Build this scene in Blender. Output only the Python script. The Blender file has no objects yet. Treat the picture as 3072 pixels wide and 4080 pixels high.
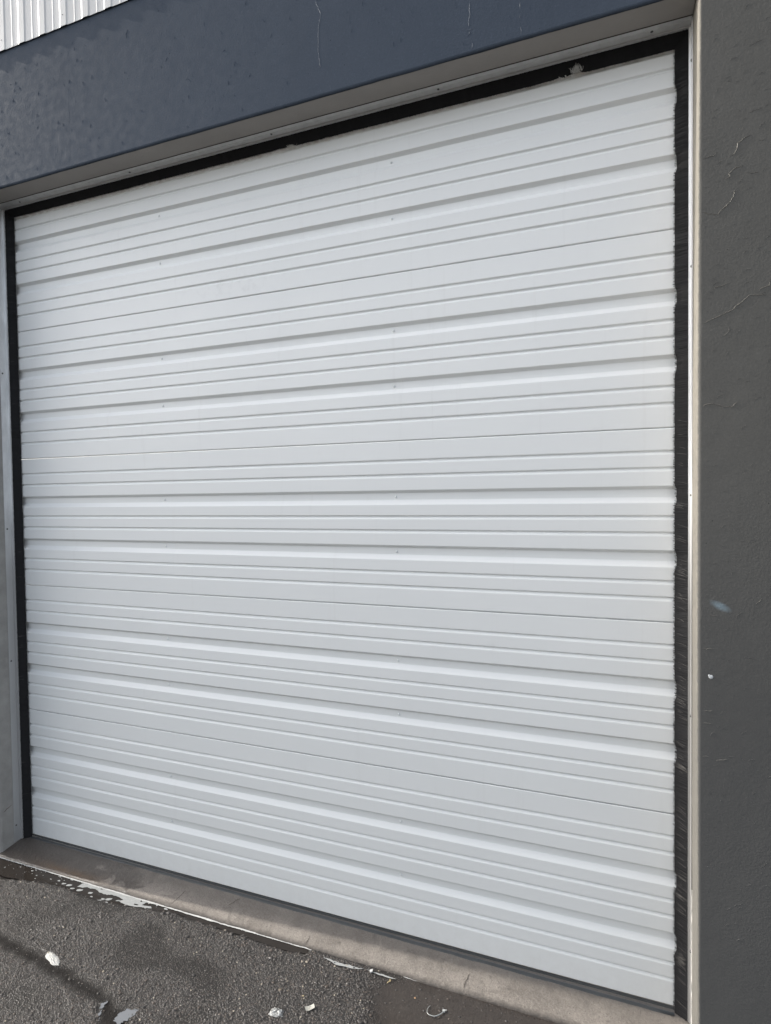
import bpy, bmesh, math, random
import numpy as np
from mathutils import Vector, Matrix, noise
from mathutils.geometry import tessellate_polygon

random.seed(7)
rng = np.random.default_rng(7)
C = bpy.context.scene.collection

# ------------------------------------------------------------------ helpers
def tag(o, label=None, cat=None, group=None, kind=None):
    if label: o['label'] = label
    if cat: o['category'] = cat
    if group: o['group'] = group
    if kind: o['kind'] = kind
    return o

def empty(name, loc, label, cat, group=None):
    o = bpy.data.objects.new(name, None)
    o.empty_display_size = .05
    o.location = loc
    C.objects.link(o)
    return tag(o, label, cat, group)

class MB:
    """collects faces in world coordinates, builds ONE mesh object"""
    def __init__(self): self.v = []; self.f = []; self.m = []
    def add(self, vs, fs, mat=0):
        b = len(self.v)
        self.v += [tuple(p) for p in vs]
        self.f += [tuple(i + b for i in f) for f in fs]
        self.m += [mat] * len(fs)
    def box(self, x0, x1, y0, y1, z0, z1, mat=0):
        vs = [(x, y, z) for x in (x0, x1) for y in (y0, y1) for z in (z0, z1)]
        self.add(vs, [(0, 1, 3, 2), (4, 6, 7, 5), (0, 4, 5, 1), (2, 3, 7, 6), (0, 2, 6, 4), (1, 5, 7, 3)], mat)
    def prism(self, prof, fn, ts, mat=0, caps=True, closed=True):
        """sweep a 2D profile (list of pairs) along ts; fn(a,b,t)->xyz"""
        n = len(prof); vs = []; fs = []
        for t in ts:
            vs += [fn(a, b, t) for a, b in prof]
        for k in range(len(ts) - 1):
            for i in range(n if closed else n - 1):
                j = (i + 1) % n
                fs.append((k*n + i, k*n + j, (k+1)*n + j, (k+1)*n + i))
        if caps and closed:
            fs.append(tuple(range(n - 1, -1, -1)))
            fs.append(tuple((len(ts) - 1)*n + i for i in range(n)))
        self.add(vs, fs, mat)
    def tube(self, pts, r, n=8, mat=0):
        pts = [Vector(p) for p in pts]; vs = []; fs = []
        for i, p in enumerate(pts):
            d = (pts[min(i+1, len(pts)-1)] - pts[max(i-1, 0)]).normalized()
            a = d.cross(Vector((0, 0, 1)))
            if a.length < 1e-4: a = d.cross(Vector((1, 0, 0)))
            a.normalize(); b = a.cross(d)
            rr = r[i] if isinstance(r, (list, tuple)) else r
            for k in range(n):
                t = 2*math.pi*k/n
                vs.append(p + a*math.cos(t)*rr + b*math.sin(t)*rr)
        for i in range(len(pts) - 1):
            for k in range(n):
                fs.append((i*n + k, i*n + (k+1) % n, (i+1)*n + (k+1) % n, (i+1)*n + k))
        fs.append(tuple(range(n - 1, -1, -1))); fs.append(tuple((len(pts)-1)*n + k for k in range(n)))
        self.add(vs, fs, mat)
    def dome(self, c, r, h, axis, n=10, rings=3, mat=0):
        """shallow dome on a plane; axis = outward unit vector"""
        c = Vector(c); ax = Vector(axis)
        a = ax.cross(Vector((.3, .5, .8))).normalized(); b = ax.cross(a)
        vs = []; fs = []
        for k in range(rings):
            t = math.pi/2*k/rings
            for i in range(n):
                w = 2*math.pi*i/n
                vs.append(c + (a*math.cos(w) + b*math.sin(w))*r*math.cos(t) + ax*h*math.sin(t))
        vs.append(c + ax*h)
        for k in range(rings - 1):
            for i in range(n): fs.append((k*n+i, k*n+(i+1) % n, (k+1)*n+(i+1) % n, (k+1)*n+i))
        for i in range(n): fs.append(((rings-1)*n+i, (rings-1)*n+(i+1) % n, rings*n))
        self.add(vs, fs, mat)
    def build(self, name, mats, parent=None, smooth=False, origin=None):
        me = bpy.data.meshes.new(name)
        off = Vector(origin) if origin is not None else (parent_world(parent) if parent else Vector((0, 0, 0)))
        me.from_pydata([tuple(Vector(p) - off) for p in self.v], [], self.f)
        for m in (mats if isinstance(mats, (list, tuple)) else [mats]): me.materials.append(m)
        me.polygons.foreach_set('material_index', self.m)
        bm = bmesh.new(); bm.from_mesh(me)
        bmesh.ops.recalc_face_normals(bm, faces=bm.faces); bm.to_mesh(me); bm.free()
        if smooth: me.polygons.foreach_set('use_smooth', [True]*len(me.polygons))
        o = bpy.data.objects.new(name, me)
        C.objects.link(o)
        if parent: o.parent = parent; o.location = off - parent_world(parent)
        else: o.location = off
        return o

def parent_world(p):
    v = Vector((0, 0, 0))
    while p: v += p.location; p = p.parent
    return v

# ------------------------------------------------------------------ materials
class NT:
    def __init__(self, name):
        self.mat = bpy.data.materials.new(name); self.mat.use_nodes = True
        self.t = self.mat.node_tree; self.b = self.t.nodes['Principled BSDF']
        self.geo = self.n('ShaderNodeNewGeometry'); self.pos = self.geo.outputs['Position']
    def n(self, typ, **kw):
        nd = self.t.nodes.new(typ)
        for k, v in kw.items(): setattr(nd, k, v)
        return nd
    def l(self, a, b): self.t.links.new(a, b)
    def set(self, **kw):
        for k, v in kw.items():
            s = self.b.inputs[k.replace('_', ' ')]
            if hasattr(v, 'is_linked') or isinstance(v, bpy.types.NodeSocket): self.l(v, s)
            else: s.default_value = (*v, 1) if isinstance(v, tuple) and len(v) == 3 else v
        return self
    def mapv(self, scale=(1, 1, 1), loc=(0, 0, 0), rot=(0, 0, 0)):
        m = self.n('ShaderNodeMapping'); m.inputs['Scale'].default_value = scale
        m.inputs['Location'].default_value = loc; m.inputs['Rotation'].default_value = rot
        self.l(self.pos, m.inputs['Vector']); return m.outputs[0]
    def noise(self, scale, detail=4, rough=.5, vec=None, dist=0):
        x = self.n('ShaderNodeTexNoise'); x.inputs['Scale'].default_value = scale
        x.inputs['Detail'].default_value = detail; x.inputs['Roughness'].default_value = rough
        x.inputs['Distortion'].default_value = dist
        self.l(vec or self.pos, x.inputs['Vector']); return x.outputs[0]
    def voro(self, scale, feature='F1', out='Distance', vec=None, rand=1):
        x = self.n('ShaderNodeTexVoronoi', feature=feature); x.inputs['Scale'].default_value = scale
        x.inputs['Randomness'].default_value = rand
        self.l(vec or self.pos, x.inputs['Vector']); return x.outputs[out]
    def ramp(self, fac, a, b, lo=0., hi=1.):
        m = self.n('ShaderNodeMapRange'); m.clamp = True
        for k, v in (('From Min', a), ('From Max', b), ('To Min', lo), ('To Max', hi)): m.inputs[k].default_value = v
        self.l(fac, m.inputs['Value']); return m.outputs[0]
    def math(self, op, a, b=None, clamp=False):
        m = self.n('ShaderNodeMath', operation=op); m.use_clamp = clamp
        for i, v in enumerate((a, b)):
            if v is None: continue
            if isinstance(v, (int, float)): m.inputs[i].default_value = v
            else: self.l(v, m.inputs[i])
        return m.outputs[0]
    def mix(self, fac, a, b):
        m = self.n('ShaderNodeMix', data_type='RGBA')
        for s, v in ((m.inputs[0], fac), (m.inputs[6], a), (m.inputs[7], b)):
            if isinstance(v, bpy.types.NodeSocket): self.l(v, s)
            else: s.default_value = (*v, 1) if isinstance(v, tuple) else v
        return m.outputs[2]
    def bump(self, h, strength, dist, prev=None):
        b = self.n('ShaderNodeBump'); b.inputs['Strength'].default_value = strength
        b.inputs['Distance'].default_value = dist
        self.l(h, b.inputs['Height'])
        if prev is not None: self.l(prev, b.inputs['Normal'])
        return b.outputs[0]
    def xyz(self):
        s = self.n('ShaderNodeSeparateXYZ'); self.l(self.pos, s.inputs[0]); return s.outputs
    def attr(self, name):
        a = self.n('ShaderNodeAttribute', attribute_name=name)
        s = self.n('ShaderNodeSeparateColor'); self.l(a.outputs['Color'], s.inputs[0]); return s.outputs

def simple(name, col, rough=.5, metal=0., spec=.5, nscale=None, namp=.15, bump=0., bscale=200):
    k = NT(name)
    k.set(Base_Color=col, Roughness=rough, Metallic=metal)
    k.b.inputs['Specular IOR Level'].default_value = spec
    if nscale:
        f = k.noise(nscale, 5, .6)
        k.set(Base_Color=k.mix(f, tuple(c*(1-namp) for c in col), tuple(min(1, c*(1+namp)) for c in col)))
    if bump: k.set(Normal=k.bump(k.noise(bscale, 4, .6), 1, bump))
    return k.mat

# white coated steel of the door
def m_door():
    k = NT('white_coated_steel')
    x, y, z = k.xyz()
    base = k.mix(k.ramp(k.noise(1.3, 3, .6), .3, .7), (.785, .80, .797), (.815, .827, .82))
    base = k.mix(k.ramp(k.noise(9, 6, .75), .62, .85, 0, .13), base, (.50, .47, .43))       # faint hand marks
    streak = k.noise(1, 5, .7, vec=k.mapv((26, 1, 1.2)))
    base = k.mix(k.ramp(streak, .58, .82, 0, .17), base, (.48, .46, .43))                    # run-off streaks
    top = k.math('MULTIPLY', k.ramp(z, 2.965, 2.985), k.ramp(k.noise(40, 4, .6), .25, .65))
    base = k.mix(k.math('MULTIPLY', top, .7), base, (.42, .36, .30))                         # grime under the top brush
    low = k.math('MULTIPLY', k.ramp(z, .12, -.02), k.ramp(k.noise(24, 6, .75), .4, .7))
    base = k.mix(k.math('MULTIPLY', low, .34), base, (.40, .36, .32))
    ed = k.math('ADD', k.ramp(x, .06, .0), k.ramp(x, 2.79, 2.84))
    base = k.mix(k.math('MULTIPLY', ed, k.ramp(k.noise(12, 4, .6), .4, .8, 0, .22)), base, (.45, .42, .38))
    # hand smears on the fourth section
    sm = k.math('MULTIPLY', k.math('MULTIPLY', k.ramp(x, .9, 1.15), k.ramp(x, 1.5, 1.3)), k.math('MULTIPLY', k.ramp(z, 2.45, 2.47), k.ramp(z, 2.545, 2.51)))
    base = k.mix(k.math('MULTIPLY', sm, k.ramp(k.noise(22, 4, .6), .5, .75, 0, .28)), base, (.45, .45, .45))
    base = k.mix(k.ramp(z, 2.2, .0, 0, .62), base, (.53, .55, .552))                          # dimmer light towards the ground, painted into the colour
    k.set(Base_Color=base, Roughness=k.ramp(k.noise(6, 3), .3, .7, .34, .46))
    k.b.inputs['Specular IOR Level'].default_value = .45
    nb = k.bump(k.noise(2.2, 2, .4), .35, .004)
    nb = k.bump(k.noise(700, 2, .5), .05, .0004, nb)
    k.set(Normal=nb)
    return k.mat

def m_paint(name, c1, c2, bump_d, edge=None, sheen=.5, lump_=1.6):
    """painted rendered concrete; edge=(x0, beige) leaves bare cream below x0"""
    k = NT(name)
    x, y, z = k.xyz()
    base = k.mix(k.ramp(k.noise(2.1, 5, .6), .3, .7), c1, c2)
    base = k.mix(k.ramp(k.noise(60, 5, .7), .55, .8, 0, .35), base, tuple(c*1.35 for c in c1))
    base = k.mix(k.ramp(k.noise(210, 3, .7), .35, .65, 0, .30), base, tuple(c*.70 for c in c1))
    base = k.mix(k.ramp(k.noise(120, 4, .75), .56, .70, 0, .30), base, tuple(c*1.5 for c in c1))
    base = k.mix(k.ramp(k.noise(1, 4, .6, vec=k.mapv((7, 7, .9))), .5, .8, 0, .25), base, tuple(c*.72 for c in c1))
    base = k.mix(k.ramp(k.voro(17), .035, .02), base, tuple(c*.35 for c in c1))            # pin holes
    if edge: base = edge(k, base, x, y, z)
    k.set(Base_Color=base, Roughness=k.ramp(k.noise(30, 3), .3, .7, .62, .78))
    k.b.inputs['Specular IOR Level'].default_value = sheen
    patch = k.ramp(k.noise(2.6, 3, .5), .35, .65, .25, 1.)
    orange = k.noise(150, 3, .6)
    h = k.math('MULTIPLY', orange, patch)
    nb = k.bump(h, 1., bump_d)
    nb = k.bump(k.noise(11, 4, .55), 1., bump_d*lump_, nb)
    nb = k.bump(k.ramp(k.noise(1, 6, .75, vec=k.mapv((60, 60, 34))), .60, .75), .5, bump_d*.7, nb)
    k.set(Normal=nb)
    return k.mat

def m_asphalt():
    k = NT('wet_asphalt')
    R, G, B = k.attr('mask')[:3]
    v1 = k.mapv((1, 1, .35))
    cell = k.voro(185, out='Color', vec=v1)
    cs = k.n('ShaderNodeSeparateColor'); k.l(cell, cs.inputs[0])
    d1 = k.voro(185, out='Distance', vec=v1)
    base = k.mix(cs.outputs[0], (.023, .0195, .0175), (.070, .060, .054))
    base = k.mix(k.ramp(cs.outputs[1], .90, .95, 0, .7), base, (.17, .125, .10))
    base = k.mix(k.ramp(cs.outputs[2], .965, .98, 0, .8), base, (.30, .28, .25))
    base = k.mix(k.ramp(d1, .30, .6), base, (.022, .0195, .018))
    lp = k.ramp(k.noise(3.2, 4, .6), .3, .7)
    base = k.mix(k.math('MULTIPLY', lp, .45), base, (.028, .025, .023))
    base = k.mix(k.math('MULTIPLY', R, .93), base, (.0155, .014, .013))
    base = k.mix(k.math('MULTIPLY', G, .94), base, k.mix(k.noise(30, 5, .7), (.030, .0245, .021), (.052, .043, .037)))
    base = k.mix(k.math('MULTIPLY', B, .85), base, (.021, .018, .016))
    flat = k.math('MAXIMUM', k.math('MAXIMUM', k.math('MULTIPLY', R, .72), k.math('MULTIPLY', G, .93)), k.math('MULTIPLY', B, .8))
    amt = k.math('SUBTRACT', 1., flat)
    h = k.math('ADD', k.ramp(d1, 0, .55, 1, 0), k.math('MULTIPLY', k.noise(330, 3, .6), .5))
    h = k.math('MULTIPLY', h, amt)
    nb = k.bump(h, 1., .0028)
    nb = k.bump(k.noise(28, 4, .6), 1., .004, nb)
    rough = k.math('ADD', k.ramp(cs.outputs[0], 0, 1, .26, .52), k.math('MULTIPLY', R, .25))
    k.set(Base_Color=base, Roughness=rough, Normal=nb)
    k.l(k.math('MULTIPLY', k.math('SUBTRACT', 1., k.math('MULTIPLY', R, .85)), .5), k.b.inputs['Specular IOR Level'])
    return k.mat

def m_sill():
    k = NT('stained_concrete')
    x, y, z = k.xyz()
    base = k.mix(k.ramp(k.noise(7, 6, .65), .3, .7), (.158, .139, .121), (.262, .234, .205))
    base = k.mix(k.ramp(k.noise(190, 4, .75), .5, .75, 0, .6), base, (.38, .345, .31))
    base = k.mix(k.ramp(k.noise(130, 4, .75), .52, .72, 0, .7), base, (.085, .072, .062))
    base = k.mix(k.ramp(k.noise(16, 6, .7, dist=.6), .5, .72, 0, .6), base, (.105, .09, .077))
    base = k.mix(k.ramp(k.voro(75), .16, .08, 0, .75), base, (.07, .06, .05))
    wetm = k.math('ADD', k.ramp(x, 1.0, .15), k.math('MULTIPLY', k.math('SUBTRACT', k.noise(9, 6, .6, dist=1.2), .5), 2.2))
    wet = k.ramp(wetm, .35, .5)
    base = k.mix(k.math('MULTIPLY', wet, .8), base, (.062, .051, .043))
    rust = k.math('MULTIPLY', k.ramp(k.math('ABSOLUTE', k.math('SUBTRACT', x, .38)), .28, .05), k.ramp(k.math('ADD', y, k.math('MULTIPLY', k.noise(25, 4), .05)), -.07, -.105))
    base = k.mix(k.math('MULTIPLY', rust, .5), base, (.17, .10, .05))
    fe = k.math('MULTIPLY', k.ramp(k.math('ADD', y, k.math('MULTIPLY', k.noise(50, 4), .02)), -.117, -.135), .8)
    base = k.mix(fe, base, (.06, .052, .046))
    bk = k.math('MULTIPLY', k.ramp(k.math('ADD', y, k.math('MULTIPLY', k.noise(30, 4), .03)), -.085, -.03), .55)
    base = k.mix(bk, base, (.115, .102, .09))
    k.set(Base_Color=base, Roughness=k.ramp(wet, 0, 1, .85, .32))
    nb = k.bump(k.noise(170, 5, .75), 1., .0026)
    nb = k.bump(k.noise(18, 4, .6), 1., .005, nb)
    k.set(Normal=nb)
    return k.mat

def m_metal(name, col, rough, seed=0, metal=.85, var=.72, low=None):
    k = NT(name)
    sm = k.noise(1, 5, .65, vec=k.mapv((30, 30, 9), (seed, 0, 0)))
    base = k.mix(k.ramp(sm, .35, .7), col, tuple(c*var for c in col))
    if low: base = k.mix(k.ramp(k.xyz()[2], 1.65, 1.25, 0, .85), base, low)  # shaded lower half of the metal, painted into its base colour
    k.set(Base_Color=base, Metallic=metal, Roughness=k.ramp(sm, .3, .7, rough, rough + .18))
    k.set(Normal=k.bump(k.noise(1, 3, .5, vec=k.mapv((120, 120, 30))), .6, .0006))
    return k.mat

def m_water():
    k = NT('dirty_shallow_water')
    base = k.mix(k.noise(14, 4, .6), (.020, .0165, .014), (.034, .029, .025))
    k.set(Base_Color=base, Roughness=.04)
    k.b.inputs['IOR'].default_value = 1.33
    k.set(Normal=k.bump(k.noise(30, 2, .4), .25, .0012))
    return k.mat

def m_foam():
    k = NT('milky_foam')
    base = k.mix(k.ramp(k.noise(120, 4, .6), .35, .7), (.29, .295, .29), (.37, .375, .365))
    k.set(Base_Color=base, Roughness=.3, Normal=k.bump(k.noise(240, 3), .5, .0008))
    return k.mat

def m_brush():
    k = NT('black_nylon_bristle')
    r = k.n('ShaderNodeObjectInfo')
    f = k.noise(1, 3, .6, vec=k.mapv((40, 40, 420)))
    k.set(Base_Color=k.mix(f, (.006, .006, .0075), (.016, .016, .017)), Roughness=.6)
    k.b.inputs['Specular IOR Level'].default_value = .2
    return k.mat

M_DOOR = m_door()
def soffit_edge(k, base, x, y, z): return base
M_LINTEL = m_paint('slate_blue_paint', (.058, .073, .098), (.067, .083, .109), .00065, sheen=.07, lump_=.9)
BEIGE = (.25, .232, .20)
def pillar_edge(k, base, x, y, z):
    # cream stays on the reveal and its rounded arris; the dark coat ends in a slightly frayed line
    lim = k.math('ADD', x, k.math('MULTIPLY', k.math('SUBTRACT', k.noise(45, 4, .6), .5), .006))
    q = k.math('MULTIPLY', k.math('POWER', k.math('DIVIDE', k.math('SUBTRACT', z, 1.55), 1.55), 2.), .0065)
    f = k.ramp(k.math('SUBTRACT', lim, q), 2.8862, 2.8828)
    b2 = k.mix(k.ramp(k.noise(14, 5, .6), .3, .7), BEIGE, tuple(c*.86 for c in BEIGE))
    b2 = k.mix(k.ramp(z, 1.75, .9, 0, .8), b2, (.125, .121, .111))  # cream darkens lower down: blocked sun painted into the colour
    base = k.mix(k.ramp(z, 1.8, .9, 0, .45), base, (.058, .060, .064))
    # faint sprayed smudge of blue
    sx = k.math('MULTIPLY', k.math('SUBTRACT', x, 2.941), 30); sz = k.math('MULTIPLY', k.math('SUBTRACT', z, 1.308), 44)
    u = k.math('ADD', k.math('MULTIPLY', sx, .75), k.math('MULTIPLY', sz, -.66)); v = k.math('ADD', k.math('MULTIPLY', sx, .66), k.math('MULTIPLY', sz, .75))
    rr = k.math('ADD', k.math('POWER', u, 2), k.math('POWER', k.math('MULTIPLY', v, 2.2), 2))
    rr = k.math('ADD', rr, k.math('MULTIPLY', k.math('SUBTRACT', k.noise(110, 4, .6), .5), .7))
    base = k.mix(k.math('POWER', k.ramp(rr, 1.3, -.1, 0, 1), 1.6), base, k.mix(.42, base, (.34, .47, .55)))
    return k.mix(f, base, b2)
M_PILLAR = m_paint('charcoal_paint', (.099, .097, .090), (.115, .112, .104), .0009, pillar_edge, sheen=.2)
M_CRACK_P = simple('lifted_paint_edge', (.135, .128, .113), .6, nscale=60, namp=.4)
M_CRACK_L = simple('chalky_crack', (.17, .19, .215), .7, nscale=80, namp=.5)
M_SOFFIT = simple('greige_soffit_paint', (.285, .268, .248), .6, nscale=5, namp=.16, bump=.0006, bscale=120)
M_JAMB = simple('grey_bare_concrete', (.30, .292, .278), .75, nscale=14, namp=.38, bump=.003, bscale=60)
M_CLAD = simple('white_sheet_steel', (.60, .597, .585), .45, nscale=7, namp=.07)
M_SILL = m_sill()
M_ALU = m_metal('mill_aluminium', (.80, .81, .82), .28, metal=.45, var=.8, low=(.40, .40, .40))
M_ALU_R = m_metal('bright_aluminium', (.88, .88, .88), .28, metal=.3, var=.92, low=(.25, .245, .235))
M_ALU_T = m_metal('dull_aluminium', (.60, .60, .59), .4, metal=.5, var=.86)
M_STEEL = simple('dull_screw_steel', (.10, .10, .10), .4, metal=.7)
M_RIVET = simple('painted_rivet', (.68, .70, .70), .35)
M_BRUSH = m_brush()
M_STRAY = simple('dusty_bristle', (.085, .08, .075), .6)
M_RUBBER = simple('weathered_rubber', (.050, .054, .056), .55, nscale=20, namp=.35, bump=.0006)
M_DARK = simple('dark_crack_and_shadow', (.065, .055, .047), .9)
M_GROUND = m_asphalt()
M_WATER = m_water()
M_FOAM = m_foam()

# ------------------------------------------------------------------ camera (a phone held at eye height, right of the door's middle)
f_, yaw, pit, rol = 2330., .36464, -.02706, -.01304
fw = Vector((-math.sin(yaw)*math.cos(pit), math.cos(yaw)*math.cos(pit), math.sin(pit)))
r0 = Vector((math.cos(yaw), math.sin(yaw), 0)); u0 = r0.cross(fw)
r = r0*math.cos(rol) + u0*math.sin(rol); u = -r0*math.sin(rol) + u0*math.cos(rol)
cam = bpy.data.cameras.new('camera'); co = bpy.data.objects.new('camera', cam); C.objects.link(co)
mw = Matrix((r, u, -fw)).transposed().to_4x4(); mw.translation = Vector((2.64894, -2.02334, 1.62867))
co.matrix_world = mw
cam.sensor_fit = 'HORIZONTAL'; cam.sensor_width = 36; cam.lens = f_/3072*36
cam.clip_start = .02; cam.clip_end = 500
bpy.context.scene.camera = co

XL, XR = -.046, 2.883          # the two reveals
ZT = 3.019                     # soffit
YF = -.165                     # wall face
YJ = -.135                     # face of the left pier

# ------------------------------------------------------------------ sectional door
S = .61
def fillet(pts, rad=.0022, n=3):
    out = [pts[0]]
    for i in range(1, len(pts) - 1):
        p0, p, p1 = (Vector(q) for q in (pts[i-1], pts[i], pts[i+1]))
        a = (p0 - p); b = (p1 - p); q = min(rad, a.length*.45, b.length*.45)
        A = p + a.normalized()*q; B = p + b.normalized()*q
        for k in range(n + 1):
            t = k/n
            out.append(tuple((1-t)**2*A + 2*t*(1-t)*p + t*t*B))
    out.append(pts[-1]); return out

def panel_profile(z0, z1):
    """(z,y) from the bottom up, y grows into the building"""
    g = []          # features from the top seam, measured downwards
    def vgroove(c): return [(c - .0064, 0), (c - .0030, .0066), (c + .0004, .0066), (c + .0070, 0)]
    def wide(c): return [(c - .0265, 0), (c - .0172, .0155), (c + .0085, .0155), (c + .0260, 0)]
    feats = [vgroove(.0745), vgroove(.127), wide(.2073), vgroove(.279), vgroove(.331), wide(.4098), vgroove(.483), vgroove(.5355)]
    pts = [(z1 - .0012, .020), (z1 - .0012, .002), (z1 - .003, 0)]
    for ft in feats: pts += [(z1 - d, y) for d, y in ft]
    pts += [(z0 + .0035, 0), (z0 + .0012, .003), (z0 + .0012, .020)]
    return fillet(pts)

door = empty('sectional_door', (1.42, 0, -.012), 'closed white ribbed steel sectional door filling the opening', 'garage door')
xs = list(np.linspace(-.10, 2.945, 49))
zb = -.012
for k in range(5):
    z0 = zb if k == 0 else S*k
    z1 = S*(k + 1)
    prof = panel_profile(z0, z1)
    ph = rng.uniform(0, 50)
    mb = MB()
    def fn(z, y, x, ph=ph):
        w = .0007*noise.noise(Vector((x*1.9 + ph, z*3.1, ph))) + .0003*noise.noise(Vector((x*7 + ph, z*5, ph)))
        return (x, y + w, z)
    mb.prism(prof, fn, xs, closed=False)
    pn = mb.build('door_panel', M_DOOR, door, origin=(1.42, 0, z0))
    if k == 4: pn['label'] = 'topmost section grimy under the brush seal'
    if k == 0: pn['label'] = 'lowest section above the rubber seal'
    for d in (.2048, .4078):
        for x in (.8385 + .002*k, 1.911 + .001*(4 - k)):
            rb = MB(); rb.dome((x, .0153, z1 - d), .0050, .0036, (0, -1, 0))
            rb.build('rivet', M_RIVET, pn, smooth=True, origin=(x, .0128, z1 - d))
# aluminium edge and rubber bulb along the bottom
mb = MB(); mb.prism([(.004, -.0185), (-.0015, -.0185), (-.0015, -.0125), (.004, -.0125)], lambda a, b, x: (x, a, b - .0006*x), [-.03, 1.4, 2.84])
mb.build('bottom_rail', M_RUBBER, door)
prof = []
for i in range(14):
    t = 2*math.pi*i/14
    prof.append((-.004 + .0115*math.cos(t), -.0285 + .0088*math.sin(t)))
mb = MB(); mb.prism(prof, lambda a, b, x: (x, a + .0008*noise.noise(Vector((x*6, 3, 0))), b - .0043*x + .0005*noise.noise(Vector((x*9, 0, 0)))), list(np.linspace(-.035, 2.84, 60)))
mb.build('bottom_seal', M_RUBBER, door, smooth=True)

# ------------------------------------------------------------------ brush seals
def strand(mb, p0, p1, w, up, mat=0, sag=0):
    """a flat tapering bristle bundle from root to tip, two segments; up = width direction"""
    p0 = Vector(p0); p1 = Vector(p1); m = (p0 + p1)/2 + Vector((0, 0, -sag)); u_ = Vector(up)
    vs = [p0 - u_*w, p0 + u_*w, m - u_*w, m + u_*w, p1 - u_*w*.35, p1 + u_*w*.35]
    mb.add(vs, [(0, 1, 3, 2), (2, 3, 5, 4)], mat)

def is_wide(z):
    v = 0
    for k in range(5):
        d = S*(k + 1) - z
        for c in (.207, .4095): v = max(v, min(1, max(0, (.033 - abs(d - c))/.014)))
    return v

def side_brush(x_out, x_in, reveal, lab, cat_lab):
    s = 1 if x_in > x_out else -1
    e = empty('brush_seal', (reveal, -.03, -.02), lab, 'brush seal', 'brush seals around the door')
    # L-shaped retainer: long leg against the reveal, short lip facing out, hem around the bristles
    mb = MB()
    L = [(reveal + s*.0004, -.066), (reveal + s*.0022, -.066), (reveal + s*.0022, -.0335), (x_out, -.0335), (x_out, -.0305), (x_out - s*.001, -.0215), (reveal + s*.0004, -.0215)]
    zs = list(np.linspace(-.022, ZT - .003, 40))
    mb.prism(L, lambda a, b, z: (a + .0004*noise.noise(Vector((z*3, a*10, 1))), b + .0004*noise.noise(Vector((z*2.3, 7, a))), z), zs)
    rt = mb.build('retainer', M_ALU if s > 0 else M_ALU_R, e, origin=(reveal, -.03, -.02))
    if s > 0:
        for z in (.0545, .858, 1.495, 2.236, 2.86):
            sb = MB(); sb.dome((reveal + .0022, -.0545, z), .0042, .003, (s, 0, 0)); sb.build('screw', M_STEEL, rt, smooth=True, origin=(reveal + .0022, -.0545, z))
    else:
        for z in (.22, .95, 1.62, 2.3, 2.9):
            sb = MB(); sb.dome((reveal - .0022, -.0545, z), .0042, .003, (s, 0, 0)); sb.build('screw', M_STEEL, rt, smooth=True, origin=(reveal - .0022, -.0545, z))
    mb = MB()
    # dense body
    zs = list(np.linspace(-.026, ZT - .006, 420))
    vs = []; fs = []
    for i, z in enumerate(zs):
        cut = .0058*is_wide(z + .004) if s < 0 else 0
        tip = x_in - s*(.0032 + cut + .0012*noise.noise(Vector((z*30, s, 0))) + .0008*noise.noise(Vector((z*110, s, 4))))
        vs += [(x_out - s*.001, -.0265, z), ((x_out + tip)/2, -.0165, z), (tip, -.0065 + cut*.5, z), (tip, -.004 + cut*.5, z)]
    for i in range(len(zs) - 1):
        for q in range(3): fs.append((i*4+q, i*4+q+1, i*4+q+5, i*4+q+4))
    mb.add(vs, fs, 0)
    for i in range(2300):
        z = rng.uniform(-.024, ZT - .008)
        cut = .0058*is_wide(z + .004) if s < 0 else 0
        wob = .0030*noise.noise(Vector((z*5, 2.2*s, 0))) + .0015*noise.noise(Vector((z*40, 9, s)))
        tip = x_in + s*(rng.normal(0, .0011) + wob*.35 - cut*rng.uniform(.5, 1.1))
        dz = rng.normal(0, .0022) + (.004 if (1.55 < z) else .0)*noise.noise(Vector((z*9, 0, s)))
        if s < 0: dz += .006*min(1, max(0, (1.5 - z)/.8))
        y1 = -.0055 + cut*.5 + rng.normal(0, .0008)
        strand(mb, (x_out - s*.001, -.027 + rng.normal(0, .0009), z), (tip, y1, z + dz), rng.uniform(.0007, .0014), (0, .25, .97), 0, sag=rng.normal(0, .0006))
    # dusty stray hairs, thick in the tufts pushed out by the wide ribs
    for i in range(150 if s < 0 else 20):
        z = rng.uniform(.0, 1.9 if s < 0 else 2.8)
        if rng.random() < .45:
            k = rng.integers(0, 3); d = [.236, .440][rng.integers(0, 2)]
            z = S*(k + 1) - d - rng.uniform(0, .022)
        if z < -.02: continue
        a = rng.uniform(0, .5); b = rng.uniform(.55, 1.)
        xa = x_out + (x_in - x_out)*a; xb = x_out + (x_in - x_out)*b
        dz = (.010 if s < 0 else .002)*rng.uniform(.4, 1.2)
        strand(mb, (xa, -.0305 + .018*a, z), (xb, -.0305 + .021*b, z + dz*(b - a)*1.6), .00035, (0, .25, .97), 1, sag=-.0006)
    mb.build('bristles', [M_BRUSH, M_STRAY], e, origin=(reveal, -.03, -.02))
    return e
side_brush(-.0335, .0, XL, 'black brush seal in a dull metal angle, upright along the bare grey pier', 0)
side_brush(2.8755, 2.8375, XR, 'black brush seal with dusty stray hairs, upright along the dark pillar', 0)

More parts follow.
